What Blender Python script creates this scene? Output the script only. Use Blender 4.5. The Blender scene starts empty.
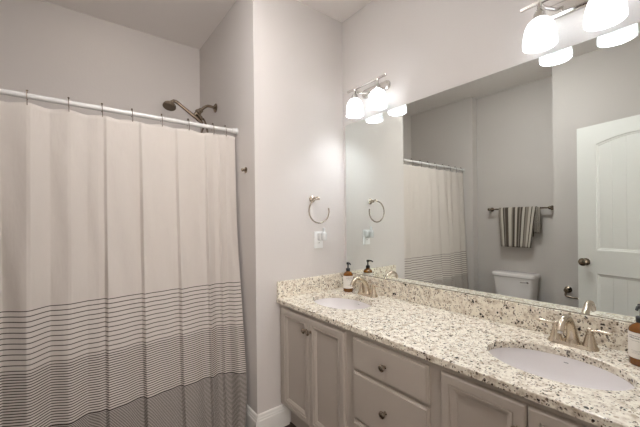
import bpy, bmesh, math, random
from mathutils import Vector, Matrix
random.seed(4)
S = bpy.context.scene
COL = S.collection
PI = math.pi
H = 1.30                      # lens height above the floor

# ------------------------------------------------------------------ camera, world, exposure
cd = bpy.data.cameras.new('camera'); cam = bpy.data.objects.new('camera', cd); COL.objects.link(cam)
yaw, roll = 0.66234, -0.01061
Fv = Vector((math.sin(yaw), math.cos(yaw), 0)); Rv = Vector((math.cos(yaw), -math.sin(yaw), 0)); Uv = Rv.cross(Fv)
R2 = Rv * math.cos(roll) + Uv * math.sin(roll); U2 = -Rv * math.sin(roll) + Uv * math.cos(roll)
m = Matrix((R2, U2, -Fv)).transposed().to_4x4(); m.translation = Vector((-1.6, 0, H))
cam.matrix_world = m
cd.sensor_width = 36; cd.lens = 321.45 / 640 * 36; cd.shift_y = 6.8 / 640; cd.clip_start = 0.02
S.camera = cam
w = bpy.data.worlds.new('world'); S.world = w; w.use_nodes = True
w.node_tree.nodes['Background'].inputs[0].default_value = (0.9, 0.92, 1, 1)
w.node_tree.nodes['Background'].inputs[1].default_value = 0.1
vs = S.view_settings
vs.view_transform = 'Standard'; vs.look = 'None'; vs.gamma = 1; vs.use_curve_mapping = False
vs.exposure = 1.68
BULB = 84.0       # vanity bulbs
CEIL_FILL = 20.5       # added fill lamp on the room ceiling
CAN = 13.0        # recessed lamp over the tub
HALL_FILL = 1.0        # added fill lamp in the hallway behind the doorway
PANEL_FILL = 3.1         # added glowing panel in the hallway, frontal fill through the doorway

# ------------------------------------------------------------------ materials
def lin(c):
    return tuple(((v / 255) / 12.92 if v / 255 <= .04045 else ((v / 255 + .055) / 1.055) ** 2.4) for v in c) + (1,)
def mat(name, rgb, rough=.5, metal=0, bump=0, bscale=200, spec=.5, **kw):
    M = bpy.data.materials.new(name); M.use_nodes = True; nt = M.node_tree; p = nt.nodes['Principled BSDF']
    p.inputs['Base Color'].default_value = lin(rgb); p.inputs['Roughness'].default_value = rough
    p.inputs['Metallic'].default_value = metal; p.inputs['Specular IOR Level'].default_value = spec
    for k, v in kw.items(): p.inputs[k.replace('_', ' ')].default_value = v
    if bump:
        tc = nt.nodes.new('ShaderNodeTexCoord'); n = nt.nodes.new('ShaderNodeTexNoise'); n.inputs['Scale'].default_value = bscale
        n.inputs['Detail'].default_value = 4
        b = nt.nodes.new('ShaderNodeBump'); b.inputs['Strength'].default_value = bump; b.inputs['Distance'].default_value = .002
        nt.links.new(tc.outputs['Object'], n.inputs['Vector']); nt.links.new(n.outputs['Fac'], b.inputs['Height'])
        nt.links.new(b.outputs['Normal'], p.inputs['Normal'])
    return M
def emis(name, rgb, strength):
    M = bpy.data.materials.new(name); M.use_nodes = True; nt = M.node_tree; nt.nodes.clear()
    e = nt.nodes.new('ShaderNodeEmission'); e.inputs[0].default_value = lin(rgb); e.inputs[1].default_value = strength
    o = nt.nodes.new('ShaderNodeOutputMaterial'); nt.links.new(e.outputs[0], o.inputs[0]); return M

M_wall = mat('wall_paint', (209, 203, 198), .7, bump=.25, bscale=90, spec=.3)
M_ceil = mat('ceiling_paint', (242, 237, 233), .85, bump=.2, bscale=60, spec=.2)
M_trim = mat('trim_paint', (232, 229, 223), .35)
M_cab = mat('cabinet_paint', (182, 172, 161), .38, bump=.05, bscale=50)
M_door = mat('door_paint', (236, 236, 231), .35)
M_ceramic = mat('white_ceramic', (236, 231, 229), .12)
M_nickel = mat('brushed_nickel', (203, 190, 172), .24, 1)
M_knob = mat('knob_nickel', (172, 160, 146), .22, 1)
M_chrome = mat('chrome', (212, 210, 206), .14, 1)
M_dnickel = mat('dark_nickel', (142, 129, 114), .25, 1)
M_rod = mat('rod_enamel', (216, 214, 211), .22)
M_black = mat('black_plastic', (22, 22, 24), .3)
M_amber = mat('amber_glass', (140, 86, 30), .06, Transmission_Weight=.3, IOR=1.45)
M_label = mat('label_paper', (232, 226, 216), .6)
M_print = mat('label_print', (96, 88, 84), .6)
M_plastic = mat('white_plastic', (236, 236, 234), .35)
M_clear = mat('milky_plastic', (214, 214, 212), .2)
M_grey = mat('grey_print', (150, 148, 146), .5)
M_mirror = mat('mirror_silver', (236, 241, 238), .0, 1)
M_mirredge = mat('mirror_edge', (92, 104, 100), .2, .4)
M_dark = mat('dark_gap', (38, 33, 30), .6)
M_tub = mat('tub_acrylic', (232, 230, 226), .2)
M_water = mat('drain_metal', (170, 168, 164), .25, 1)

def wood_mat():
    M = bpy.data.materials.new('dark_wood_planks'); M.use_nodes = True; nt = M.node_tree; p = nt.nodes['Principled BSDF']; L = nt.links.new
    tc = nt.nodes.new('ShaderNodeTexCoord'); mp = nt.nodes.new('ShaderNodeMapping'); mp.inputs['Rotation'].default_value = (0, 0, PI / 2)
    br = nt.nodes.new('ShaderNodeTexBrick'); br.inputs['Scale'].default_value = 1; br.inputs['Brick Width'].default_value = 1.1
    br.inputs['Row Height'].default_value = .12; br.inputs['Mortar Size'].default_value = .002
    br.inputs['Color1'].default_value = lin((58, 40, 30)); br.inputs['Color2'].default_value = lin((78, 54, 40)); br.inputs['Mortar'].default_value = lin((20, 14, 12))
    L(tc.outputs['Object'], mp.inputs[0]); L(mp.outputs[0], br.inputs['Vector'])
    n = nt.nodes.new('ShaderNodeTexNoise'); n.inputs['Scale'].default_value = 6; n.inputs['Detail'].default_value = 8
    mp2 = nt.nodes.new('ShaderNodeMapping'); mp2.inputs['Scale'].default_value = (12, 1, 1); L(tc.outputs['Object'], mp2.inputs[0]); L(mp2.outputs[0], n.inputs[0])
    mx = nt.nodes.new('ShaderNodeMix'); mx.data_type = 'RGBA'; mx.blend_type = 'MULTIPLY'; mx.inputs[0].default_value = .6
    L(br.outputs['Color'], mx.inputs[6]); L(n.outputs['Color'], mx.inputs[7]); L(mx.outputs[2], p.inputs['Base Color']); p.inputs['Roughness'].default_value = .35
    return M
M_floor = wood_mat()

def granite_mat():
    M = bpy.data.materials.new('speckled_granite'); M.use_nodes = True; nt = M.node_tree; p = nt.nodes['Principled BSDF']; L = nt.links.new
    tc = nt.nodes.new('ShaderNodeTexCoord')
    nz = nt.nodes.new('ShaderNodeTexNoise'); nz.inputs['Scale'].default_value = 26; nz.inputs['Detail'].default_value = 5
    sub = nt.nodes.new('ShaderNodeVectorMath'); sub.operation = 'MULTIPLY_ADD'; sub.inputs[1].default_value = (.026,) * 3
    L(tc.outputs['Object'], nz.inputs['Vector']); L(nz.outputs['Color'], sub.inputs[0]); L(tc.outputs['Object'], sub.inputs[2])
    def ramp(stops, interp='LINEAR'):
        r = nt.nodes.new('ShaderNodeValToRGB'); r.color_ramp.interpolation = interp; e = r.color_ramp.elements
        while len(e) < len(stops): e.new(.5)
        for k, (pos, c) in enumerate(stops): e[k].position = pos; e[k].color = c
        return r
    # cream ground with beige clouds
    n1 = nt.nodes.new('ShaderNodeTexNoise'); n1.inputs['Scale'].default_value = 38; n1.inputs['Detail'].default_value = 6; n1.inputs['Roughness'].default_value = .65
    L(tc.outputs['Object'], n1.inputs['Vector'])
    r1 = ramp([(.30, lin((176, 160, 138))), (.43, lin((214, 202, 184))), (.55, lin((240, 233, 217))), (.74, lin((230, 221, 202)))])
    L(n1.outputs['Fac'], r1.inputs[0])
    cur = r1.outputs[0]
    cl = nt.nodes.new('ShaderNodeTexNoise'); cl.inputs['Scale'].default_value = 28; cl.inputs['Detail'].default_value = 2; L(tc.outputs['Object'], cl.inputs['Vector'])
    clm = nt.nodes.new('ShaderNodeMath'); clm.operation = 'MULTIPLY_ADD'; clm.inputs[1].default_value = .6; clm.inputs[2].default_value = -.31; L(cl.outputs['Fac'], clm.inputs[0])
    def specks(scale, thr, size, colour, cur, seed, soft=.05, gate=None):
        # a random share (thr) of voronoi cells carries a blob of radius ~ size
        v = nt.nodes.new('ShaderNodeTexVoronoi'); v.inputs['Scale'].default_value = scale; v.inputs['Randomness'].default_value = 1
        off = nt.nodes.new('ShaderNodeVectorMath'); off.inputs[1].default_value = (seed, seed * .7, seed * 1.3); L(sub.outputs[0], off.inputs[0]); L(off.outputs[0], v.inputs['Vector'])
        sp = nt.nodes.new('ShaderNodeSeparateColor'); L(v.outputs['Color'], sp.inputs[0])
        a = nt.nodes.new('ShaderNodeMath'); a.operation = 'LESS_THAN'; a.inputs[1].default_value = thr; L(sp.outputs[0], a.inputs[0])
        rad = nt.nodes.new('ShaderNodeMath'); rad.operation = 'MULTIPLY_ADD'; rad.inputs[1].default_value = size; rad.inputs[2].default_value = size * .45; L(sp.outputs[1], rad.inputs[0])
        d = nt.nodes.new('ShaderNodeMath'); d.operation = 'SUBTRACT'; ra2 = nt.nodes.new('ShaderNodeMath'); ra2.operation = 'ADD'; L(rad.outputs[0], ra2.inputs[0]); L(clm.outputs[0], ra2.inputs[1]); L(ra2.outputs[0], d.inputs[0]); L(v.outputs['Distance'], d.inputs[1])
        q = nt.nodes.new('ShaderNodeMath'); q.operation = 'DIVIDE'; q.use_clamp = True; q.inputs[1].default_value = soft; L(d.outputs[0], q.inputs[0])
        f = nt.nodes.new('ShaderNodeMath'); f.operation = 'MULTIPLY'; L(a.outputs[0], f.inputs[0]); L(q.outputs[0], f.inputs[1])
        mx = nt.nodes.new('ShaderNodeMix'); mx.data_type = 'RGBA'; L(f.outputs[0], mx.inputs[0]); L(cur, mx.inputs[6]); mx.inputs[7].default_value = lin(colour)
        return mx.outputs[2]
    cur = specks(95, .32, .42, (184, 169, 147), cur, 3.1, .25)
    cur = specks(140, .25, .42, (144, 127, 108), cur, 7.7, .15)
    cur = specks(85, .13, .36, (126, 116, 106), cur, 12.3, .12)
    cur = specks(190, .17, .42, (84, 66, 50), cur, 21.9)
    cur = specks(125, .11, .40, (54, 43, 36), cur, 5.5)
    cur = specks(72, .10, .34, (34, 29, 27), cur, 17.2)
    L(cur, p.inputs['Base Color']); p.inputs['Roughness'].default_value = .18; p.inputs['Specular IOR Level'].default_value = .4
    return M
M_granite = granite_mat()

def curtain_mat():
    M = bpy.data.materials.new('striped_curtain_cloth'); M.use_nodes = True; nt = M.node_tree; p = nt.nodes['Principled BSDF']; L = nt.links.new
    uv = nt.nodes.new('ShaderNodeUVMap'); sx = nt.nodes.new('ShaderNodeSeparateXYZ'); L(uv.outputs[0], sx.inputs[0]); Z = sx.outputs[1]     # height in metres
    def ma(op, a, b=None, clamp=False):
        n = nt.nodes.new('ShaderNodeMath'); n.operation = op; n.use_clamp = clamp
        for k, v in enumerate((a, b)):
            if v is None: continue
            if isinstance(v, (int, float)): n.inputs[k].default_value = v
            else: L(v, n.inputs[k])
        return n.outputs[0]
    def zone(top, bot, pitch, width):
        d = ma('SUBTRACT', top, Z); inz = ma('MULTIPLY', ma('GREATER_THAN', d, -width / 2), ma('GREATER_THAN', Z, bot + width * .5))
        fr = ma('FRACT', ma('ADD', ma('DIVIDE', d, pitch), .5)); dist = ma('MULTIPLY', ma('ABSOLUTE', ma('SUBTRACT', fr, .5)), pitch)
        ln = ma('MULTIPLY', ma('SUBTRACT', width * .5 + .0006, dist), 1 / .0012, True)
        return ma('MULTIPLY', ln, inz)
    z1 = zone(STR1, STR2, .0237, .0042); z2 = zone(STR2, STR3, .0121, .0044); z3 = zone(STR3, .02, .0074, .0043)
    tot = ma('ADD', ma('ADD', z1, z2), z3, True)
    mx = nt.nodes.new('ShaderNodeMix'); mx.data_type = 'RGBA'; L(tot, mx.inputs[0]); mx.inputs[6].default_value = lin((214, 206, 198)); mx.inputs[7].default_value = lin((66, 56, 50))
    L(mx.outputs[2], p.inputs['Base Color']); p.inputs['Roughness'].default_value = .85; p.inputs['Specular IOR Level'].default_value = .15
    wv = nt.nodes.new('ShaderNodeTexNoise'); wv.inputs['Scale'].default_value = 9; wv.inputs['Detail'].default_value = 3
    mp = nt.nodes.new('ShaderNodeMapping'); mp.inputs['Scale'].default_value = (1.6, 1, .5); tc = nt.nodes.new('ShaderNodeTexCoord'); L(tc.outputs['Object'], mp.inputs[0]); L(mp.outputs[0], wv.inputs['Vector'])
    b = nt.nodes.new('ShaderNodeBump'); b.inputs['Strength'].default_value = .35; b.inputs['Distance'].default_value = .02; L(wv.outputs['Fac'], b.inputs['Height']); L(b.outputs[0], p.inputs['Normal'])
    tr = nt.nodes.new('ShaderNodeBsdfTranslucent'); L(mx.outputs[2], tr.inputs[0]); ms = nt.nodes.new('ShaderNodeMixShader'); ms.inputs[0].default_value = .18
    out = nt.nodes['Material Output']; L(p.outputs[0], ms.inputs[1]); L(tr.outputs[0], ms.inputs[2]); L(ms.outputs[0], out.inputs[0])
    return M
STR1, STR2, STR3 = .909, .634, .352
M_curtain = curtain_mat()

def towel_mat():
    M = bpy.data.materials.new('striped_towel_cloth'); M.use_nodes = True; nt = M.node_tree; p = nt.nodes['Principled BSDF']; L = nt.links.new
    uv = nt.nodes.new('ShaderNodeUVMap'); sx = nt.nodes.new('ShaderNodeSeparateXYZ'); L(uv.outputs[0], sx.inputs[0])
    r = nt.nodes.new('ShaderNodeValToRGB'); r.color_ramp.interpolation = 'CONSTANT'
    Wc, G, Dk = lin((200, 193, 181)), lin((148, 139, 129)), lin((92, 84, 77))
    st = [(0, G), (.07, Wc), (.12, Dk), (.15, G), (.18, Dk), (.27, Wc), (.37, G), (.40, Dk), (.46, Wc), (.52, Dk), (.58, G), (.61, Dk), (.66, Wc), (.72, Dk), (.74, G), (.82, Wc), (.88, Dk), (.91, Wc), (.97, Dk)]
    e = r.color_ramp.elements
    while len(e) < len(st): e.new(.5)
    for k, (pos, c) in enumerate(st): e[k].position = pos; e[k].color = c
    L(sx.outputs[0], r.inputs[0]); L(r.outputs[0], p.inputs['Base Color']); p.inputs['Roughness'].default_value = .95; p.inputs['Specular IOR Level'].default_value = .1
    return M
M_towel = towel_mat()

def shade_mat():
    M = bpy.data.materials.new('frosted_glass_shade'); M.use_nodes = True; nt = M.node_tree; L = nt.links.new; nt.nodes.clear()
    t = nt.nodes.new('ShaderNodeBsdfTranslucent'); t.inputs[0].default_value = (.42, .42, .415, 1)
    d = nt.nodes.new('ShaderNodeBsdfDiffuse'); d.inputs[0].default_value = (.9, .9, .89, 1)
    ms = nt.nodes.new('ShaderNodeMixShader'); ms.inputs[0].default_value = .38; L(t.outputs[0], ms.inputs[1]); L(d.outputs[0], ms.inputs[2])
    o = nt.nodes.new('ShaderNodeOutputMaterial'); L(ms.outputs[0], o.inputs[0]); return M
M_shade = shade_mat()
M_bulb = emis('lit_bulb', (238, 245, 255), BULB)
M_ceil_fill = emis('ceiling_fill_glow', (250, 249, 250), CEIL_FILL)
M_can = emis('lit_recessed_lens', (255, 238, 220), CAN)
M_panel_fill = emis('hall_panel_fill_glow', (255, 246, 240), PANEL_FILL)  # glow of the added hallway panel
M_hall_fill = emis('hall_fill_glow', (255, 244, 232), HALL_FILL)

# ------------------------------------------------------------------ mesh helpers
def add_box(bm, lo, hi, bev=0, seg=2):
    t = bmesh.new(); bmesh.ops.create_cube(t, size=1)
    for v in t.verts: v.co = Vector((lo[i] + (v.co[i] + .5) * (hi[i] - lo[i]) for i in range(3)))
    if bev: bmesh.ops.bevel(t, geom=t.edges[:], offset=bev, segments=seg, profile=.5, affect='EDGES')
    merge(bm, t)
def merge(bm, t, M=None):
    if M is not None: t.transform(M)
    me = bpy.data.meshes.new('tmp'); t.to_mesh(me); bm.from_mesh(me); bpy.data.meshes.remove(me); t.free()
def add_rings(bm, rings, closed_u=True, cap0=True, cap1=True):
    """rings: list of lists of points, bridged one after another"""
    vr = [[bm.verts.new(p) for p in r] for r in rings]; n = len(vr[0])
    for a, b in zip(vr, vr[1:]):
        for i in range(n if closed_u else n - 1):
            j = (i + 1) % n; bm.faces.new((a[i], a[j], b[j], b[i]))
    if cap0: bm.faces.new(vr[0][::-1])
    if cap1: bm.faces.new(vr[-1])
    return vr
def frame_of(d):
    d = d.normalized(); a = Vector((0, 0, 1)) if abs(d.z) < .9 else Vector((0, 1, 0)); u = d.cross(a).normalized(); return u, u.cross(d).normalized()
def add_tube(bm, pts, rad, n=14, cap=True, close=False, squash=1):
    pts = [Vector(p) for p in pts]
    if not isinstance(rad, (list, tuple)): rad = [rad] * len(pts)
    rings = []; u = None
    for i, p in enumerate(pts):
        if close: d = pts[(i + 1) % len(pts)] - pts[i - 1]
        else: d = pts[min(i + 1, len(pts) - 1)] - pts[max(i - 1, 0)]
        d.normalize()
        if u is None: u, _ = frame_of(d)
        u = (u - d * u.dot(d)).normalized(); v = d.cross(u)
        rings.append([p + (u * math.cos(a) + v * math.sin(a) * squash) * rad[i] for a in [2 * PI * k / n for k in range(n)]])
    if close: rings.append(rings[0])
    add_rings(bm, rings, True, cap and not close, cap and not close)
def smooth_path(P, n=8):
    P = [Vector(p) for p in P]; out = []
    for i in range(len(P) - 1):
        p0, p1, p2, p3 = P[max(i - 1, 0)], P[i], P[i + 1], P[min(i + 2, len(P) - 1)]
        for k in range(n):
            t = k / n; out.append(.5 * ((2 * p1) + (p2 - p0) * t + (2 * p0 - 5 * p1 + 4 * p2 - p3) * t * t + (3 * p1 - p0 - 3 * p2 + p3) * t ** 3))
    out.append(P[-1]); return out
def add_lathe(bm, prof, c=(0, 0, 0), axis=(0, 0, 1), n=32, sx=1, sy=1, cap0=True, cap1=True):
    c = Vector(c); ax = Vector(axis).normalized(); u, v = (Vector((1, 0, 0)), Vector((0, 1, 0))) if abs(ax.z) > .99 else frame_of(ax)
    add_rings(bm, [[c + ax * h + (u * math.cos(a) * sx + v * math.sin(a) * sy) * r for a in [2 * PI * k / n for k in range(n)]] for r, h in prof], True, cap0, cap1)
def build(name, bm, m, parent=None, loc=None, smooth=False, angle=.6):
    bmesh.ops.remove_doubles(bm, verts=bm.verts[:], dist=1e-6)
    bmesh.ops.recalc_face_normals(bm, faces=bm.faces[:])
    me = bpy.data.meshes.new(name); bm.to_mesh(me); bm.free(); me.materials.append(m)
    if smooth:
        me.shade_smooth()
        me.set_sharp_from_angle(angle=angle)
    o = bpy.data.objects.new(name, me); COL.objects.link(o)
    if parent: o.parent = parent
    if loc: o.location = loc
    return o
def tag(o, label, cat, group=None):
    o['label'] = label; o['category'] = cat
    if group: o['group'] = group
    return o
def thing(name, label, cat, loc=(0, 0, 0), rz=0, group=None):
    o = bpy.data.objects.new(name, None); COL.objects.link(o); o.location = loc; o.rotation_euler = (0, 0, rz); o.empty_display_size = .05
    return tag(o, label, cat, group)
def dup(root, loc, label, rz=0):
    r = root.copy(); COL.objects.link(r); r.location = loc; r.rotation_euler = (0, 0, rz); r['label'] = label
    def rec(src, dst):
        for ch in list(src.children):
            if ch in made: continue
            c = ch.copy(); COL.objects.link(c); c.parent = dst; made.add(c); rec(ch, c)
    made = set([r]); rec(root, r); return r
def struct(name, bm, m, **k):
    o = build(name, bm, m, **k); o['kind'] = 'structure'; return o
def boxes(name, m, *bs, parent=None, bev=0):
    bm = bmesh.new()
    for lo, hi in bs: add_box(bm, lo, hi, bev)
    return build(name, bm, m, parent)
def sbox(name, m, *bs, bev=0):
    o = boxes(name, m, *bs, bev=bev); o['kind'] = 'structure'; return o

# ------------------------------------------------------------------ the room
ZC = 2.757; YE = 1.763; XS = -.718; YB = 2.769; XT = -2.215; YW = 1.905; XL = -2.33; YN = 1.045; XD = -2.05; YF = .04; YH = -.08
sbox('floor', M_floor, ((-2.9, -1.6, -.05), (.1, 2.9, 0)))
sbox('ceiling', M_ceil, ((-2.9, -1.6, ZC), (.1, 2.9, ZC + .05)))
sbox('wall_right', M_wall, ((0, YH, 0), (.1, YE, ZC)))
sbox('wall_end', M_wall, ((XS, YE, 0), (.1, YB, ZC)))
sbox('wall_back', M_wall, ((XL - .1, YB, 0), (.1, YB + .1, ZC)))
sbox('wall_left', M_wall, ((XL - .1, YW, 0), (XT, YB, ZC)), ((XL - .1, YN, 0), (XL, YW, ZC)), ((XL - .1, YF, 0), (XD, YN, ZC)))
DX0, DX1, DTOP = -1.71, -.93, 2.07                      # doorway the camera stands in
sbox('wall_front', M_wall, ((DX1, YH, 0), (0, YF, ZC)), ((XL - .1, YH, 0), (DX0, YF, ZC)), ((DX0, YH, DTOP), (DX1, YF, ZC)))
WX0, WX1, WZ0, WZ1 = -2.25, -.75, .75, 2.25
sbox('wall_hallway', M_wall, ((-2.9, -1.6, 0), (WX0, -1.5, ZC)), ((WX1, -1.6, 0), (.1, -1.5, ZC)), ((WX0, -1.6, 0), (WX1, -1.5, WZ0)), ((WX0, -1.6, WZ1), (WX1, -1.5, ZC)), ((-2.9, -1.5, 0), (-2.8, YH, ZC)), ((0, -1.5, 0), (.1, YH, ZC)), ((-2.8, YH - .0, 0), (XL - .1, YH + .05, ZC)))
sbox('fill_panel_1', M_panel_fill, ((WX0, -1.585, WZ0), (WX1, -1.58, WZ1)))  # added glowing panel behind the camera, lights the room from the front
sbox('trim_2', M_trim, ((WX0, -1.56, WZ0), (WX0 + .04, -1.48, WZ1)), ((WX1 - .04, -1.56, WZ0), (WX1, -1.48, WZ1)), ((WX0 + .04, -1.56, WZ0), (WX1 - .04, -1.48, WZ0 + .04)), ((WX0 + .04, -1.56, WZ1 - .04), (WX1 - .04, -1.48, WZ1)), ((WX0 + .04, -1.54, 1.48), (WX1 - .04, -1.51, 1.52)))  # frame around the added glowing panel
# door casing
sbox('trim_1', M_trim, ((DX0 - .07, YF, 0), (DX0 - .004, YF + .014, DTOP + .07)), ((DX1 + .004, YF, 0), (DX1 + .07, YF + .014, DTOP + .07)), ((DX0 - .004, YF, DTOP + .004), (DX1 + .004, YF + .014, DTOP + .07)), bev=.004)
# baseboards with a moulded top
def base_profile(bm, a, b, n):
    """a,b ends on the wall line, n outward normal"""
    a, b, n = Vector(a), Vector(b), Vector(n)
    pr = [(0, 0), (.016, 0), (.016, .098), (.0125, .103), (.0125, .112), (.010, .118), (.0085, .130), (.004, .136), (0, .136)]
    add_rings(bm, [[p + n * d + Vector((0, 0, z)) for d, z in pr] for p in (a, b)])
def baseboard(name, *segs):
    bm = bmesh.new()
    for s in segs: base_profile(bm, *s)
    return struct(name, bm, M_trim)
baseboard('baseboard_end', ((XS, YE, 0), (-.50, YE, 0), (0, -1, 0)), ((XS, YE - .016, 0), (XS, 1.965, 0), (-1, 0, 0)))
baseboard('baseboard_left', ((XL, YN, 0), (XL, YW, 0), (1, 0, 0)), ((XD, YF, 0), (XD, YN + .016, 0), (1, 0, 0)), ((XL, YN, 0), (XD, YN, 0), (0, 1, 0)), ((XL, YW, 0), (XT, YW, 0), (0, -1, 0)))
baseboard('baseboard_front', ((XD, YF, 0), (DX0 - .071, YF, 0), (0, 1, 0)), ((DX1 + .071, YF, 0), (-.56, YF, 0), (0, 1, 0)))

# ------------------------------------------------------------------ vanity cabinet
XF = -.556                                                # face-frame plane
CT = H - .487                                             # counter top
CB = CT - .027
V0, V1 = YF + .003, YE - .003
van = thing('vanity_cabinet', 'long greige painted double vanity cabinet under the granite countertop', 'cabinet', (0, 0, 0))
ZB = .152
bm = bmesh.new()
add_box(bm, (XF, V0, ZB), (XF + .02, V1, CB), .001)      # face
add_box(bm, (XF + .02, V0, ZB), (-.003, V0 + .018, CB)); add_box(bm, (XF + .02, V1 - .018, ZB), (-.003, V1, CB))
add_box(bm, (XF + .02, V0 + .018, ZB), (-.003, V1 - .018, ZB + .018))
build('body', bm, M_cab, van)
boxes('toe_kick', M_cab, ((XF + .075, V0, 0), (XF + .09, V1, ZB)), parent=van)
def face_panel(y0, y1, z0, z1, loops):
    """raised front on the cabinet face: loops of (inset, height above the face)"""
    bm = bmesh.new(); rings = [[(XF, y0, z0), (XF, y1, z0), (XF, y1, z1), (XF, y0, z1)]]
    for i, h in loops:
        rings.append([(XF - h, y0 + i, z0 + i), (XF - h, y1 - i, z0 + i), (XF - h, y1 - i, z1 - i), (XF - h, y0 + i, z1 - i)])
    add_rings(bm, rings, True, True, True); return bm
DOORL = [(0, .013), (.002, .0165), (.006, .019), (.031, .019), (.0325, .0155), (.036, .0150), (.038, .0180), (.044, .0168), (.052, .0115), (.055, .0105), (.0565, .0070), (.060, .0070)]
DRAWL = [(0, .010), (.003, .0125), (.007, .0135), (.009, .019)]
def knob(parent, y, z):
    bm = bmesh.new()
    add_lathe(bm, [(.0075, 0), (.0085, .0015), (.005, .004), (.0048, .012), (.008, .0155), (.0135, .0185), (.0155, .0225), (.0145, .0265), (.0105, .029), (.0095, .0285), (.006, .0295), (.0015, .030)], (XF - .0188, y, z), (-1, 0, 0), 20)
    return build('knob', bm, M_knob, parent, smooth=True)
ZT, ZD = H - .537, H - 1.128
doors = [(1.4285, 1.712, 1.447), (1.143, 1.4255, 1.407), (.3665, .636, .3855), (.095, .3635, .3445)]
for k, (a, b, ky) in enumerate(doors):
    d = build('door', face_panel(a, b, ZD, ZT, DOORL), M_cab, van); knob(d, ky, H - .605 + (.0 if k < 2 else -.006))
for (z0, z1) in ((H - .682, H - .537), (H - .908, H - .694), (ZD, H - .920)):
    d = build('drawer', face_panel(.687, 1.085, z0, z1, DRAWL), M_cab, van); knob(d, .888, (z0 + z1) / 2)

# ------------------------------------------------------------------ countertop with two oval cut-outs
SINKS = [(-.312, 1.450), (-.312, .378)]
SA, SBr = .150, .205                                      # half sizes of the cut-outs in x and y
XC = -.581
def oval(cx, cy, a, b, n=72): return [(cx + a * math.cos(2 * PI * k / n), cy + b * math.sin(2 * PI * k / n)) for k in range(n)]
top = thing('countertop', 'speckled cream granite countertop with two oval sink cut-outs', 'countertop', (0, 0, 0))
bm = bmesh.new()
outer = [(XC, V0 - .002), (0 - .001, V0 - .002), (-.001, V1 + .002), (XC, V1 + .002)]
def sheet(z):
    es = []
    loops = []
    for lp in [outer] + [oval(cx, cy, SA, SBr) for cx, cy in SINKS]:
        vs_ = [bm.verts.new((x, y, z)) for x, y in lp]; loops.append(vs_)
        es += [bm.edges.new((vs_[i], vs_[(i + 1) % len(vs_)])) for i in range(len(vs_))]
    bmesh.ops.triangle_fill(bm, use_beauty=True, use_dissolve=False, edges=es)
    return loops
A = sheet(CT); B = sheet(CB)
for la, lb in zip(A, B):
    for i in range(len(la)): bm.faces.new((la[i], la[(i + 1) % len(la)], lb[(i + 1) % len(la)], lb[i]))
slab = build('slab', bm, M_granite, top)
bv = slab.modifiers.new('eased_edge', 'BEVEL'); bv.width = .003; bv.segments = 2; bv.limit_method = 'ANGLE'; bv.angle_limit = 1.0
SPT = H - .382
tag(boxes('backsplash', M_granite, ((-.021, V0, CT + .0002), (-.001, V1, SPT)), bev=.0015), 'long speckled granite backsplash strip standing below the mirror', 'backsplash')
tag(boxes('side_splash', M_granite, ((XC + .004, V1 - .018, CT + .0002), (-.0215, V1 + .002, SPT)), bev=.0015), 'short speckled granite splash strip against the end wall beside the far sink', 'backsplash')

# ------------------------------------------------------------------ sinks
sink0 = None
def make_sink(label, loc):
    t = thing('sink', label, 'sink', loc, 0, 'undermount oval sinks')
    bm = bmesh.new(); rings = []
    def rg(a, b, z): return [(x, y, z) for x, y in oval(0, 0, a, b, 56)]
    a, b = SA + .004, SBr + .004
    prof_in = [(1.0, 0), (.99, -.012), (.965, -.035), (.92, -.065), (.84, -.095), (.72, -.118), (.55, -.132), (.35, -.139), (.12, -.142)]
    prof_out = [(.12, -.152), (.55, -.145), (.78, -.125), (.93, -.09), (1.02, -.04), (1.05, -.012), (1.12, -.012), (1.12, 0)]
    rings = [rg(a * s, b * s, z) for s, z in prof_in] ; back = [rg(a * s, b * s, z) for s, z in prof_out]
    add_rings(bm, rings + back + [rings[0]], True, False, False)
    build('basin', bm, M_ceramic, t, smooth=True)
    bm = bmesh.new(); add_lathe(bm, [(.0, -.1405), (.018, -.1405), (.021, -.1385), (.023, -.1385), (.023, -.150), (0, -.150)], n=24, cap0=False, cap1=False); 
    bmesh.ops.remove_doubles(bm, verts=bm.verts[:], dist=1e-6); build('drain', bm, M_water, t, smooth=True)
    bm = bmesh.new(); add_box(bm, (-.0015, -.007, 0), (.0, .007, .003)); 
    o = build('maker_mark', bm, M_grey, t); o.location = (SA * .975 - .001, 0, -.019)
    o['label'] = 'small grey maker mark on the basin wall'
    return t
sk = make_sink('white oval undermount sink at the far end, next to the towel ring wall', (SINKS[0][0], SINKS[0][1], CB - .0005))
dup(sk, (SINKS[1][0], SINKS[1][1], CB - .0005), 'white oval undermount sink nearest the viewer, largest in view')

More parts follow.
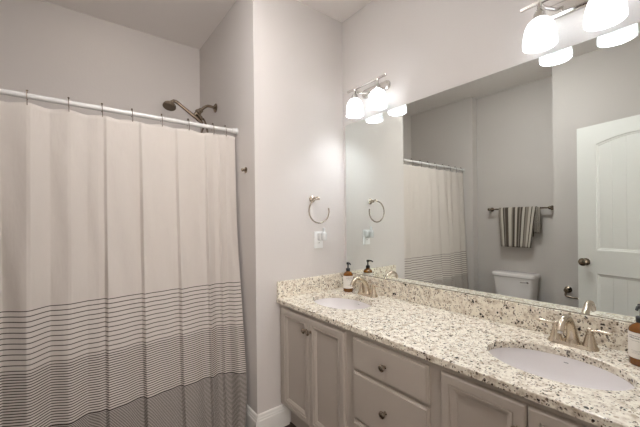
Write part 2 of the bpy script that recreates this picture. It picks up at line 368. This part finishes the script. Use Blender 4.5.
# ------------------------------------------------------------------ faucets
def make_faucet(label, loc):
    t = thing('faucet', label, 'faucet', loc, 0, 'brushed nickel faucets')
    bm = bmesh.new()                                       # oval base plate
    def pl(s, z): 
        out = []
        for k in range(40):
            a = 2 * PI * k / 40; x = .027 * s * math.cos(a); y = .027 * s * math.sin(a) + (.052 if math.sin(a) > 0 else -.052) * (1 if abs(math.sin(a)) > .02 else 0)
            out.append((x, y, z))
        return out
    add_rings(bm, [pl(1.02, 0), pl(1.02, .004), pl(.93, .008), pl(.86, .013)]); build('base_plate', bm, M_nickel, t, smooth=True)
    # spout: flared foot, then a tapering arc towards the bowl
    bm = bmesh.new()
    P = smooth_path([(0, 0, .006), (-.003, 0, .035), (-.016, 0, .074), (-.044, 0, .106), (-.080, 0, .120), (-.118, 0, .110), (-.140, 0, .082)], 7)
    n = len(P); rad = []
    for i in range(n):
        s = i / (n - 1); rad.append(.024 * (1 - s) ** 5 * .55 + .0145 - .0035 * s)
    add_tube(bm, P, rad, 20); 
    build('spout', bm, M_nickel, t, smooth=True)
    bm = bmesh.new(); add_tube(bm, [(-.1397, 0, .0828), (-.143, 0, .075)], .0085, 16); build('aerator', bm, M_chrome, t, smooth=True)
    bm = bmesh.new(); add_tube(bm, [(.028, 0, .004), (.028, 0, .05)], .0025, 8); add_lathe(bm, [(.0005, 0), (.005, .002), (.006, .006), (.004, .010), (.0005, .011)], (.028, 0, .05), n=12); build('lift_rod', bm, M_nickel, t, smooth=True)
    for s in (1, -1):
        bm = bmesh.new()
        add_lathe(bm, [(.0255, 0), (.0255, .003), (.022, .008), (.0185, .02), (.0155, .034), (.0125, .046), (.0105, .050), (.0125, .053), (.0125, .056), (.009, .060), (.0085, .063), (.0095, .066), (.0075, .071), (.001, .074)], (0, s * .052, .006), n=24)
        h = build('handle', bm, M_nickel, t, smooth=True, angle=.9)
        bm = bmesh.new()
        P = [(0, s * .056, .0705), (-.001, s * .066, .071), (-.003, s * .080, .0725), (-.005, s * .096, .0735), (-.007, s * .110, .0735), (-.0075, s * .118, .073)]
        add_tube(bm, P, [.0065, .0058, .0070, .0082, .0074, .004], 14, squash=.75); build('lever', bm, M_nickel, h, smooth=True)
    return t
fc = make_faucet('brushed nickel two-lever faucet behind the far sink beside the soap bottle', (-.085, 1.452, CT))
dup(fc, (-.085, .379, CT), 'brushed nickel two-lever faucet behind the near sink, largest in view')

# ------------------------------------------------------------------ mirror
mir = thing('wall_mirror', 'large frameless mirror standing on the backsplash above the vanity', 'mirror', (0, 0, 0))
MZ0, MZ1, MY0, MY1 = SPT + .003, H + .688, .10, 1.732
bm = bmesh.new(); add_rings(bm, [[(-.006, MY0, MZ0), (-.006, MY1, MZ0), (-.006, MY1, MZ1), (-.006, MY0, MZ1)]], cap0=True, cap1=False)
build('silvered_face', bm, M_mirror, mir)
boxes('glass_edge', M_mirredge, ((-.0058, MY0, MZ0), (-.0006, MY1, MZ1)), parent=mir)
bm = bmesh.new(); add_box(bm, (-.008, MY0, SPT), (-.0005, MY1, SPT + .003)); build('bottom_channel', bm, M_dnickel, mir)

# ------------------------------------------------------------------ vanity lights
def make_light(label, loc):
    t = thing('vanity_light', label, 'wall lamp', loc, 0, 'two-shade vanity lights')
    bm = bmesh.new()
    def st(L, h, x):
        r = h; return [(x, (L - r) * (1 if math.cos(a) > 0 else -1) + r * math.cos(a), r * math.sin(a)) for a in [2 * PI * (k + .5) / 36 for k in range(36)]]
    add_rings(bm, [st(.122, .031, 0), st(.122, .031, -.008), st(.118, .027, -.014), st(.112, .020, -.019)]); build('backplate', bm, M_chrome, t, smooth=True)
    bm = bmesh.new(); add_box(bm, (-.106, -.168, .008), (-.093, .168, .021), .002); build('bar', bm, M_chrome, t)
    for s in (.1, -.1):
        bm = bmesh.new(); add_tube(bm, smooth_path([(-.016, s * .45, .0), (-.05, s * .6, -.014), (-.085, s * .85, -.006), (-.0995, s, .012)], 6), .0062, 12); build('arm', bm, M_chrome, t, smooth=True)
        bm = bmesh.new(); add_lathe(bm, [(.008, .012), (.008, -.012), (.013, -.020), (.021, -.032), (.0235, -.048), (.0235, -.055), (.018, -.055), (.017, -.035), (.004, -.025)], (-.0995, s, 0), n=24, cap1=True); build('socket_cup', bm, M_chrome, t, smooth=True)
        bm = bmesh.new()
        out = [(.024, -.052), (.032, -.058), (.041, -.067), (.048, -.080), (.0525, -.095), (.0560, -.112), (.0585, -.132), (.0600, -.150), (.0600, -.161)]
        inn = [(r - .003, h + (.0 if i else -.003)) for i, (r, h) in enumerate(out)][::-1]
        add_lathe(bm, out + inn, (-.0995, s, 0), n=40, cap0=False, cap1=False)
        sh = build('shade', bm, M_shade, t, smooth=True, angle=1.2)
        bm = bmesh.new(); add_lathe(bm, [(.011, -.045), (.013, -.062), (.018, -.074), (.0225, -.088), (.0235, -.100), (.021, -.112), (.013, -.121), (.001, -.124)], (-.0995, s, 0), n=24); build('bulb', bm, M_bulb, t, smooth=True)
    return t
vl = make_light('chrome wall light with two glowing bell shades over the far sink', (-.0005, 1.435, H + .853))
dup(vl, (-.0005, .372, H + .853), 'chrome wall light with two glowing bell shades at the upper right, over the near sink')

# ------------------------------------------------------------------ soap bottles
def make_bottle(label, loc, rz, k=1.0):
    t = thing('soap_bottle', label, 'bottle', loc, rz, 'amber soap pump bottles')
    R = .0330
    bm = bmesh.new()
    add_lathe(bm, [(.0, .0), (R - .004, 0), (R, .004), (R, .112), (R - .002, .121), (R - .009, .130), (R - .017, .135), (.0125, .138), (.012, .145), (0, .145)], n=36, cap0=False, cap1=False)
    build('glass_body', bm, M_amber, t, smooth=True, angle=1.0)
    bm = bmesh.new(); n = 40; rr = R + .0006
    a0, a1 = math.radians(-135), math.radians(135)
    rings = []
    for z, r in ((.026, rr - .0004), (.026, rr), (.109, rr), (.109, rr - .0004)): rings.append([(r * math.cos(a0 + (a1 - a0) * i / n), r * math.sin(a0 + (a1 - a0) * i / n), z) for i in range(n + 1)])
    add_rings(bm, rings, False, False, False)
    r3 = rr + .0003; rnd = random.Random(3)   # rows of small illegible print, part of the label's surface
    def stroke(a, b, z, h):
        f = bm.faces.new([bm.verts.new((r3 * math.cos(q), r3 * math.sin(q), zz)) for q, zz in ((a, z), (b, z), (b, z + h), (a, z + h))]); f.material_index = 1
    for z, h, w0, w1 in ((.097, .0030, -.85, .3), (.0895, .0040, -.75, .75), (.082, .0016, -.6, .5), (.050, .0014, -.5, .5), (.046, .0014, -.4, .4), (.042, .0014, -.5, .45)):
        a = w0
        while a < w1:
            b = a + rnd.uniform(.03, .09); stroke(a, b, z + rnd.uniform(-.0004, .0004), h * rnd.uniform(.5, 1)); a = b + rnd.uniform(.02, .05)
    lb = build('paper_label', bm, M_label, t, smooth=True, angle=.5); lb.data.materials.append(M_print)
    bm = bmesh.new()
    add_lathe(bm, [(.0145, .134), (.0150, .136), (.0150, .150), (.0125, .153), (.006, .155), (.0048, .160), (.0048, .176), (.0095, .178), (.0105, .181), (.0105, .190), (.009, .193), (.001, .194)], n=24)
    bmesh.ops.translate(bm, verts=bm.verts[:], vec=(0, 0, .006)); pm = build('pump', bm, M_black, t, smooth=True, angle=.8)
    bm = bmesh.new(); add_tube(bm, smooth_path([(.004, 0, .1865), (.020, 0, .1875), (.033, 0, .1855), (.039, 0, .179)], 5), [.0052] * 10 + [.0042] * 6, 12); bmesh.ops.translate(bm, verts=bm.verts[:], vec=(0, 0, .006)); build('nozzle', bm, M_black, pm, smooth=True)
    return t
bt = make_bottle('amber soap pump bottle with white label in the far counter corner', (-.103, 1.614, CT + .0003), math.radians(-108))
dup(bt, (-.118, .185, CT + .0003), 'amber soap pump bottle cut off by the right edge of the picture', math.radians(170))

# ------------------------------------------------------------------ towel ring, outlet, plug-in
t = thing('towel_ring', 'open nickel towel ring on the white wall above the outlet', 'towel ring', (-.292, YE, H + .145))
bm = bmesh.new(); add_lathe(bm, [(.024, 0), (.024, .004), (.019, .009), (.013, .012), (.011, .022), (.0115, .034), (.009, .04), (.001, .041)], axis=(0, -1, 0), n=24); build('wall_mount', bm, M_knob, t, smooth=True)
bm = bmesh.new(); add_tube(bm, smooth_path([(0, -.034, .002), (0, -.052, .008), (.001, -.068, .006), (.002, -.0735, -.004), (.002, -.0735, -.010)], 6), .0062, 12); build('arm', bm, M_nickel, t, smooth=True)
bm = bmesh.new(); cx, cz, rr = .004, -.083, .080
add_tube(bm, [(cx + rr * 1.05 * math.cos(a), -.0735, cz + rr * math.sin(a)) for a in [math.radians(98 + (360 + 15 - 98) * k / 48) for k in range(49)]], .0048, 12); build('ring', bm, M_knob, t, smooth=True)

t = thing('outlet', 'white wall outlet cover plate below the towel ring', 'outlet', (-.243, YE, H - .134))
bm = bmesh.new(); add_box(bm, (-.037, -.006, -.058), (.037, -.0004, .058), .0025); build('cover_plate', bm, M_plastic, t)
for z in (-.0245, .0245):
    bm = bmesh.new(); add_box(bm, (-.017, -.0075, z - .0145), (.017, -.0062, z + .0145), .0006); f = build('socket_face', bm, M_plastic, t)
    bm = bmesh.new()
    for dx in (-.006, .006): add_box(bm, (dx - .001, -.008, z - .001), (dx + .001, -.0074, z + .008))
    build('slots', bm, M_dark, f)
t = thing('plug_in_freshener', 'milky white plug-in air freshener in the wall outlet', 'air freshener', (-.238, YE - .0085, H - .105))
bm = bmesh.new(); add_box(bm, (-.020, -.034, -.034), (.020, 0, .020), .008, 3); build('plug_body', bm, M_plastic, t, smooth=True)
bm = bmesh.new(); add_lathe(bm, [(.013, -.030), (.019, -.024), (.021, 0), (.020, .018), (.012, .026), (.009, .030), (.009, .052), (.006, .056), (.001, .057)], (0, -.05, -.002), n=24); build('scent_vial', bm, M_clear, t, smooth=True)

# ------------------------------------------------------------------ shower curtain, rod, hooks
YR, ZR = 2.016, H + .594
t = thing('curtain_rod', 'white straight shower curtain rod across the tub alcove', 'curtain rod', (0, YR, ZR))
bm = bmesh.new(); add_tube(bm, [(XT + .003, 0, 0), (XS - .003, 0, 0)], .0128, 20); build('pole', bm, M_rod, t, smooth=True)
for x, s in ((XT + .0005, 1), (XS - .0005, -1)):
    bm = bmesh.new(); add_lathe(bm, [(.023, 0), (.0235, .003), (.0195, .006), (.0175, .010), (.0170, .034), (.0130, .035)], (x, 0, 0), (s, 0, 0), n=24); build('end_cup', bm, M_rod, t, smooth=True)
HX = [-.80, -.88, -1.03, -1.177, -1.325, -1.461, -1.598, -1.75, -1.885, -2.02, -2.15]
TOPZ = H + .559
CTRL = [(-2.19, -.002), (-2.15, -.012), (-2.11, .016), (-2.06, -.014), (-2.02, -.016), (-1.96, .02), (-1.90, -.01), (-1.875, -.018), (-1.84, .006), (-1.752, -.034), (-1.738, -.034), (-1.67, .006), (-1.602, -.014), (-1.59, -.014),
        (-1.525, .010), (-1.48, .002), (-1.455, .005), (-1.443, -.014), (-1.38, -.002), (-1.31, .010), (-1.293, .009), (-1.281, -.012), (-1.20, .002), (-1.13, .010), (-1.105, .009),
        (-1.093, -.011), (-1.03, 0), (-.97, .010), (-.935, .007), (-.925, -.009), (-.88, .008), (-.852, .005), (-.842, -.009), (-.80, .006), (-.775, -.006), (-.734, .002)]
def fold(x):
    for (a, fa), (b, fb) in zip(CTRL, CTRL[1:]):
        if x <= b:
            s = (x - a) / (b - a); s = max(0, min(1, s)); s = .75 * s + .25 * s * s * (3 - 2 * s); return fa + (fb - fa) * s
    return CTRL[-1][1]
NX, NZ = 600, 80; bm = bmesh.new(); uvl = bm.loops.layers.uv.new('UVMap'); grid = []
CZ0 = .022
for j in range(NZ + 1):
    v = j / NZ; row = []
    for i in range(NX + 1):
        u = i / NX; x = -2.190 + u * (2.190 - .734)
        dn = min(abs(x - h) for h in HX); sag = .010 * min(1, dn / .06) ** 1.5
        zt = TOPZ - sag * (1 if x < -.82 else .4)
        z = zt + (CZ0 + .012 * math.sin(x * 4 + 1) - zt) * v
        amp = (.42 + .80 * min(1, v * 2.2) + .2 * v) * 1.0
        f = fold(x + .010 * v * math.sin(x * 7)) * amp
        f += .004 * math.sin(x * 31 + v * 5) * v + .003 * math.sin(x * 55 - v * 9 + math.sin(v * 7)) * (v > .1)
        y = YR + .004 + f - .008 - .072 * v ** 1.2 - .014 * max(0, v - .75) / .25
        e = max(0, (x + .85) / .116)                        # free edge by the end wall swells forward near the hem
        y -= .095 * e * min(1, e * 1.5) * math.sin(v ** 1.6 * PI * .60) ** 2
        xx = x - .006 * e * v - .022 * e * max(0, v - .88) / .12
        row.append((bm.verts.new((xx, y, z)), (x, z + sag * 0)))
    grid.append(row)
for j in range(NZ):
    for i in range(NX):
        q = [grid[j][i], grid[j + 1][i], grid[j + 1][i + 1], grid[j][i + 1]]
        fc_ = bm.faces.new([a[0] for a in q])
        for lp, a in zip(fc_.loops, q): lp[uvl].uv = a[1]
me = bpy.data.meshes.new('shower_curtain'); bm.to_mesh(me); bm.free(); me.shade_smooth(); me.materials.append(M_curtain)
o = bpy.data.objects.new('shower_curtain', me); COL.objects.link(o)
sm = o.modifiers.new('cloth_thickness', 'SOLIDIFY'); sm.thickness = .0012
tag(o, 'off-white shower curtain with dark horizontal stripes on its lower half', 'shower curtain')
bm = bmesh.new()
pts = [(0, .0185 * math.cos(a), .0185 * math.sin(a)) for a in [math.radians(235 - 290 * k / 20) for k in range(21)]]
pts = pts[:-1]
P = [(.001, -.013, -.040), (.001, -.0185, -.047), (.001, -.0225, -.036), (.0005, -.0215, -.015)] + [(0, .0195 * math.cos(a), .0195 * math.sin(a)) for a in [math.radians(180 - 200 * k / 12) for k in range(13)]] + [(0, .016, -.014)]
add_tube(bm, smooth_path(P, 3), .0016, 8); 
h0 = build('wire', bm, M_dnickel, smooth=True)
hook0 = thing('curtain_hook', 'x', 'curtain hook', (HX[0], YR, ZR), 0, 'metal hooks along the curtain rod'); h0.parent = hook0
bm = bmesh.new(); add_lathe(bm, [(.0005, 0), (.0035, .001), (.005, .004), (.0035, .007), (.0005, .008)], (0, -.001, .0205), n=12); bb = build('bead', bm, M_dnickel, hook0, smooth=True)
HOOKL = ['metal curtain hook nearest the end wall, rightmost on the rod', 'metal curtain hook second from the end wall', 'metal curtain hook third from the end wall, below the hand shower wand',
         'metal curtain hook fourth from the end wall, left below the spray head', 'metal curtain hook fourth from the left picture edge', 'metal curtain hook third from the left picture edge',
         'metal curtain hook second from the left picture edge', 'metal curtain hook nearest the left picture edge', 'metal curtain hook third from the far rod end, seen only in the mirror',
         'metal curtain hook second from the far rod end, seen only in the mirror', 'metal curtain hook nearest the far rod end, seen only in the mirror']
hook0['label'] = HOOKL[0]
for x, l in zip(HX[1:], HOOKL[1:]): dup(hook0, (x, YR, ZR), l)

# small wall hook beside the curtain
t = thing('wall_hook', 'small round metal hook on the wall beside the shower curtain', 'hook', (XS, 1.885, H + .322))
bm = bmesh.new(); add_lathe(bm, [(.019, 0), (.019, .004), (.013, .008), (.007, .011), (.006, .018)], axis=(-1, 0, 0), n=20); build('mount', bm, M_dnickel, t, smooth=True)
bm = bmesh.new(); add_lathe(bm, [(.006, .016), (.010, .019), (.0115, .024), (.009, .029), (.001, .031)], axis=(-1, 0, 0), n=20); build('peg', bm, M_dnickel, t, smooth=True)

# ------------------------------------------------------------------ shower head
SY = 2.40
t = thing('hand_shower', 'bronzed hand shower on a wall arm above the curtain rod', 'shower', (XS, SY, H + .858))
bm = bmesh.new(); add_lathe(bm, [(.034, 0), (.034, .004), (.027, .010), (.015, .014), (.011, .018)], axis=(-1, 0, 0), n=28); build('flange', bm, M_dnickel, t, smooth=True)
bm = bmesh.new(); add_tube(bm, smooth_path([(-.01, 0, 0), (-.055, 0, .004), (-.085, 0, -.012), (-.115, 0, -.045)], 6), .0105, 14); build('wall_arm', bm, M_dnickel, t, smooth=True)
bm = bmesh.new(); add_lathe(bm, [(.012, 0), (.018, .004), (.019, .026), (.023, .030), (.023, .045), (.015, .050), (.013, .075), (.001, .078)], (-.105, 0, -.033), (-.72, 0, -.69), n=20)
add_tube(bm, [(-.135, 0, -.075), (-.120, -.012, -.098), (-.115, -.02, -.115)], [.013, .017, .015], 14); build('diverter', bm, M_dnickel, t, smooth=True)
bm = bmesh.new()
W0 = Vector((-.105, -.02, -.140)); W1 = Vector((-.283, -.02, -.022))
add_tube(bm, [W0, W0.lerp(W1, .1), W0.lerp(W1, .5), W0.lerp(W1, .85), W1, W1 + Vector((-.020, 0, .004)), W1 + Vector((-.036, 0, -.008)), W1 + Vector((-.044, 0, -.024))], [.010, .012, .0125, .0105, .012, .012, .012, .012], 16); wnd = build('hand_wand', bm, M_dnickel, t, smooth=True)
bm = bmesh.new(); ax = Vector((-.22, -.25, -.93)).normalized()
add_lathe(bm, [(.010, -.020), (.022, -.014), (.036, -.002), (.042, .008), (.043, .020), (.040, .024), (.001, .0245)], W1 + Vector((-.046, 0, -.026)), ax, n=28); build('spray_head', bm, M_dnickel, wnd, smooth=True)
bm = bmesh.new(); add_tube(bm, smooth_path([(-.10, -.012, -.10), (-.082, -.03, -.16), (-.075, -.05, -.30), (-.085, -.05, -.60), (-.13, -.03, -.76), (-.17, .0, -.60), (-.14, -.015, -.30), (-.095, -.02, -.155)], 10), .0065, 10)
build('hose', bm, M_dnickel, t, smooth=True)

# ------------------------------------------------------------------ bathtub
TY0 = 1.985
t = thing('bathtub', 'white alcove bathtub behind the striped shower curtain', 'bathtub', (0, 0, 0))
bm = bmesh.new(); x0, x1, y0, y1, zt = XT + .002, XS - .002, TY0 + .012, YB - .002, .46
def rr_(ix, iy0, iy1, z, r, n=8):
    a, b, c, d = x0 + ix, x1 - ix, y0 + iy0, y1 - iy1; out = []
    for cx, cy, s in ((b - r, d - r, 0), (a + r, d - r, 90), (a + r, c + r, 180), (b - r, c + r, 270)):
        for k in range(n + 1): q = math.radians(s + 90 * k / n); out.append((cx + r * math.cos(q), cy + r * math.sin(q), z))
    return out
add_rings(bm, [rr_(0, 0, 0, 0, .005), rr_(0, 0, 0, zt - .01, .005), rr_(.004, .004, .004, zt, .008), rr_(.07, .07, .05, zt, .10), rr_(.08, .08, .06, zt - .02, .10), rr_(.13, .12, .09, .16, .10), rr_(.17, .16, .13, .11, .08), rr_(.30, .25, .25, .10, .05)], True, True, True)
build('tub_shell', bm, M_tub, t, smooth=True, angle=.7)
bm = bmesh.new(); add_lathe(bm, [(.03, 0), (.03, .006), (.001, .008)], (x1 - .32, (y0 + y1) / 2, .1005), n=20); build('drain', bm, M_water, t, smooth=True)
t = tag(build('tub_spout', (lambda b: (add_lathe(b, [(.028, 0), (.028, .02), (.024, .10), (.022, .13), (.001, .132)], axis=(-1, 0, -.12), n=20), b)[1])(bmesh.new()), M_dnickel, None, (XS - .004, 2.40, .62), smooth=True), 'nickel tub spout on the wall behind the curtain', 'tub spout')

# ------------------------------------------------------------------ toilet (seen in the mirror)
t = thing('toilet', 'white toilet below the striped towel, seen in the mirror', 'toilet', (XL, 1.450, 0))
def rrect(cx, a, b, z, r, n=6):
    out = []
    for sx, sy, s in ((1, 1, 0), (-1, 1, 90), (-1, -1, 180), (1, -1, 270)):
        for k in range(n + 1): q = math.radians(s + 90 * k / n); out.append((cx + sx * (a - r) + r * math.cos(q), sy * (b - r) + r * math.sin(q), z))
    return out
bm = bmesh.new(); add_rings(bm, [rrect(.105, .075, .163, .375, .03), rrect(.105, .085, .181, .40, .035), rrect(.105, .092, .191, .55, .03), rrect(.107, .097, .198, .668, .028)]); build('tank', bm, M_ceramic, t, smooth=True, angle=.7)
bm = bmesh.new(); add_rings(bm, [rrect(.107, .094, .198, .668, .028), rrect(.109, .103, .210, .674, .03), rrect(.109, .104, .212, .700, .032), rrect(.109, .098, .206, .710, .032), rrect(.109, .085, .193, .714, .03)]); build('tank_lid', bm, M_ceramic, t, smooth=True, angle=.7)
bm = bmesh.new(); add_lathe(bm, [(.011, 0), (.011, .008), (.007, .012)], (.2025, -.150, .632), (1, 0, 0), n=16); add_tube(bm, [(.212, -.150, .632), (.217, -.13, .631), (.219, -.085, .628)], [.0065, .006, .005], 10); build('flush_lever', bm, M_chrome, t, smooth=True)
def egg(s, z, cx=.46, a=.25, b=.185, back=.19, n=40):
    out = []
    for k in range(n):
        q = 2 * PI * k / n; c = math.cos(q); out.append((cx + (a if c > 0 else back) * c * s, b * math.sin(q) * s, z))
    return out
bm = bmesh.new()
add_rings(bm, [egg(.62, 0, .40, .20, .19), egg(.62, .02, .40, .20, .19), egg(.55, .12, .40, .20, .18), egg(.62, .22, .42, .22, .18), egg(.85, .32), egg(.98, .37), egg(1, .395), egg(.82, .395), egg(.74, .36), egg(.55, .27), egg(.25, .22)])
add_box(bm, (.02, -.17, .34), (.32, .17, .385), .02); build('bowl', bm, M_ceramic, t, smooth=True, angle=.8)
bm = bmesh.new(); add_rings(bm, [egg(1.01, .397), egg(1.02, .405), egg(1.01, .414), egg(.98, .418)]); 
add_box(bm, (.225, -.09, .397), (.30, .09, .414), .004); build('seat', bm, M_plastic, t, smooth=True, angle=.8)
bm = bmesh.new(); add_rings(bm, [egg(1.0, .420), egg(1.01, .428), egg(.99, .436), egg(.9, .441), egg(.4, .444)]); build('seat_lid', bm, M_plastic, t, smooth=True, angle=.8)

# ------------------------------------------------------------------ towel bar and towel
BX, BZ = XL + .072, H + .104
t = thing('towel_bar', 'dark nickel towel bar on the wall above the toilet', 'towel bar', (BX, 1.435, BZ))
bm = bmesh.new(); add_tube(bm, [(0, -.295, 0), (0, .295, 0)], .0085, 16); build('bar', bm, M_dnickel, t, smooth=True)
for s in (-.298, .298):
    bm = bmesh.new(); add_lathe(bm, [(.024, 0), (.024, .005), (.016, .010), (.012, .018), (.012, .058), (.0165, .064), (.0185, .073), (.016, .082), (.008, .088), (.001, .089)], (-.0718, s, 0), (1, 0, 0), n=24); build('post', bm, M_dnickel, t, smooth=True)
def cloth_strip(name, y0, y1, zf, zb, off, par=None, skew=0, fan=0):
    """a folded towel hanging over the bar: front drop to zf, back drop to zb"""
    bm = bmesh.new(); uvl = bm.loops.layers.uv.new('UVMap'); ro = .0125 + off; prof = []
    nf = 24
    for k in range(nf + 1): prof.append((ro + .004 * (1 - k / nf), zf + (0 - zf) * k / nf))
    for k in range(1, 10): q = PI * k / 10; prof.append((ro * math.cos(q), ro * math.sin(q)))
    for k in range(nf + 1): prof.append((-ro, zb * k / nf))
    n = 48; g = []
    for (px, pz) in prof:
        row = []
        for i in range(n + 1):
            u = i / n; dep = max(0, -pz); yy = y1 + (y0 - y1) * u
            wv = .0045 * math.sin(u * 21 + .8) * min(1, dep / .08) + .002 * math.sin(u * 40) * min(1, dep / .1)
            yy += (skew + fan * (.5 - u)) * dep
            xx = px + (wv + .0045 * min(1, dep / .08)) * (1 if px > 0 else .5) + .006 * dep
            row.append((bm.verts.new((BX + max(xx, -.055), yy, BZ + pz)), u))
        g.append(row)
    for a, b in zip(g, g[1:]):
        for i in range(n):
            q = [a[i], a[i + 1], b[i + 1], b[i]]; f = bm.faces.new([z[0] for z in q])
            for lp, z in zip(f.loops, q): lp[uvl].uv = (z[1], z[0].co.z)
    me = bpy.data.meshes.new(name); bm.to_mesh(me); bm.free(); me.shade_smooth(); me.materials.append(M_towel)
    o = bpy.data.objects.new(name, me); COL.objects.link(o)
    if par: o.parent = par
    s_ = o.modifiers.new('terry_thickness', 'SOLIDIFY'); s_.thickness = .005; s_.offset = 1
    return o
t = thing('hand_towel', 'grey, white and black striped towel hanging over the bar', 'towel', (0, 0, 0))
cloth_strip('front_fold', 1.253, 1.624, -.418, -.30, .0050, t, .026, -.186)
cloth_strip('back_fold', 1.222, 1.268, -.255, -.26, -.0005, t, 0, 0)

# ------------------------------------------------------------------ toilet paper holder
t = thing('paper_holder', 'nickel toilet paper holder on the wall beside the open door', 'toilet paper holder', (XD, .925, H - .665))
bm = bmesh.new(); add_lathe(bm, [(.030, 0), (.030, .006), (.022, .012), (.015, .018), (.014, .05), (.019, .058), (.020, .067), (.013, .075), (.001, .077)], (0, .012, 0), (1, 0, 0), n=24); build('post', bm, M_dnickel, t, smooth=True)
bm = bmesh.new(); add_tube(bm, smooth_path([(.062, .012, -.004), (.064, .016, -.03), (.066, .012, -.048), (.068, -.02, -.056), (.069, -.07, -.057), (.069, -.13, -.057)], 5), .009, 12); build('arm', bm, M_dnickel, t, smooth=True)

# ------------------------------------------------------------------ open panel door (seen in the mirror)
P1 = Vector((-1.870, .812)); P2 = Vector((-1.767, .400)); dv = (P2 - P1).normalized(); DW = .745
door = thing('door_1', '', '', (P1.x, P1.y, .012)); del door['label']; del door['category']; door['kind'] = 'structure'
door.rotation_euler = (0, 0, math.atan2(dv.y, dv.x))      # local +x runs from the free edge to the hinges, local +y faces the mirror
DH = 2.048; TH = .0175
def arch_loop(x0, x1, z0, z1, rise, off, n=20):
    x0 += off; x1 -= off; z0 += off; pts = [(x0, z0), (x1, z0)]
    if rise == 0: return pts + [(x1, z1 - off), (x0, z1 - off)]
    for k in range(n + 1):
        s = k / n; x = x1 + (x0 - x1) * s; pts.append((x, z1 - off + rise * math.sin(PI * s) if 0 < k < n else z1 - off))
    return pts
bm = bmesh.new()
panels = [(.135, DW - .135, 1.02, DH - .16, .045), (.135, DW - .135, .25, .825, 0)]
for side in (1, -1):
    yo, yi = side * TH, side * (TH - .010)
    es = []; outer_ = [bm.verts.new((x, yo, z)) for x, z in ((0, 0), (DW, 0), (DW, DH), (0, DH))]
    es += [bm.edges.new((outer_[i], outer_[(i + 1) % 4])) for i in range(4)]
    inn = [bm.verts.new((x, 0, z)) for x, z in ((0, 0), (DW, 0), (DW, DH), (0, DH))]
    for i in range(4): bm.faces.new((outer_[i], outer_[(i + 1) % 4], inn[(i + 1) % 4], inn[i]))
    for p in panels:
        lp = [bm.verts.new((x, yo, z)) for x, z in arch_loop(*p, 0)]
        es += [bm.edges.new((lp[i], lp[(i + 1) % len(lp)])) for i in range(len(lp))]
        prev = lp
        for off, dy in ((.004, .004), (.009, .0055), (.014, .0055), (.020, .010)):
            nx = [bm.verts.new((x, side * (TH - dy), z)) for x, z in arch_loop(*p, off)]
            for i in range(len(lp)): bm.faces.new((prev[i], prev[(i + 1) % len(lp)], nx[(i + 1) % len(lp)], nx[i]))
            prev = nx
    bmesh.ops.triangle_fill(bm, use_beauty=True, use_dissolve=False, edges=es)
    for x0, x1, z0, z1, rise in panels:                     # grooved planks inside the panels
        n = 5; wv = (x1 - x0 - .03) / n
        for k in range(n):
            xa = x0 + .015 + k * wv; add_box(bm, (xa + .00005, min(0, side * (TH - .0085)), z0 + .01), (xa + wv - .00005, max(0, side * (TH - .0085)), z1 + (rise + .012 if rise else -.01) - (.0 if not rise else (.045 * (1 - math.sin(PI * (k + .5) / n))))),   .0011, 1)
        
        
slab_d = build('door_leaf', bm, M_door, door)
KX, KZ = .060, H - .372 - .012
for side in (1, -1):
    bm = bmesh.new(); add_lathe(bm, [(.031, 0), (.031, .004), (.024, .009), (.012, .013), (.011, .030)], (KX, side * TH, KZ), (0, side, 0), n=24)
    k = build('knob_rosette', bm, M_dnickel, door, smooth=True)
    bm = bmesh.new(); add_lathe(bm, [(.012, .026), (.022, .031), (.031, .042), (.033, .053), (.027, .064), (.012, .071), (.001, .072)], (KX, side * TH, KZ), (0, side, 0), n=28)
    build('door_knob', bm, M_dnickel, k, smooth=True)
for z in (.25, 1.02, 1.80):
    bm = bmesh.new(); add_tube(bm, [(DW + .006, TH + .004, z - .045), (DW + .006, TH + .004, z + .045)], .006, 12); add_box(bm, (DW - .001, TH - .03, z - .045), (DW + .002, TH + .004, z + .045)); build('hinge', bm, M_dnickel, door)

# ------------------------------------------------------------------ recessed tub lamp and added fill lamps outside the frame
t = thing('ceiling_fill_light', 'added round fill light on the ceiling in the middle of the room', 'ceiling light', (-1.16, 1.12, ZC))  # unseen lamp added to even out the room light
bm = bmesh.new(); add_lathe(bm, [(.17, 0), (.17, -.03), (.155, -.034)], n=40); build('metal_ring', bm, M_nickel, t, smooth=True)
bm = bmesh.new(); add_lathe(bm, [(.155, -.034), (.150, -.055), (.12, -.078), (.06, -.092), (.001, -.095)], n=40); build('glass_bowl', bm, M_ceil_fill, t, smooth=True)
t = thing('recessed_light', 'recessed ceiling light above the bathtub', 'ceiling light', (-1.45, 2.42, ZC))
bm = bmesh.new(); add_lathe(bm, [(.075, 0), (.075, -.004), (.055, -.005)], n=32); build('trim_ring', bm, M_plastic, t, smooth=True)
bm = bmesh.new(); add_lathe(bm, [(.054, -.0048), (.001, -.0052)], n=32); build('lens', bm, M_can, t)
t = thing('hallway_fill_light', 'added square fill light on the hallway ceiling behind the doorway', 'ceiling light', (-1.4, -.75, ZC))  # unseen lamp added to send fill through the doorway
boxes('frame', M_plastic, ((-.31, -.31, -.03), (.31, .31, 0)), parent=t); boxes('diffuser', M_hall_fill, ((-.29, -.29, -.034), (.29, .29, -.03)), parent=t)
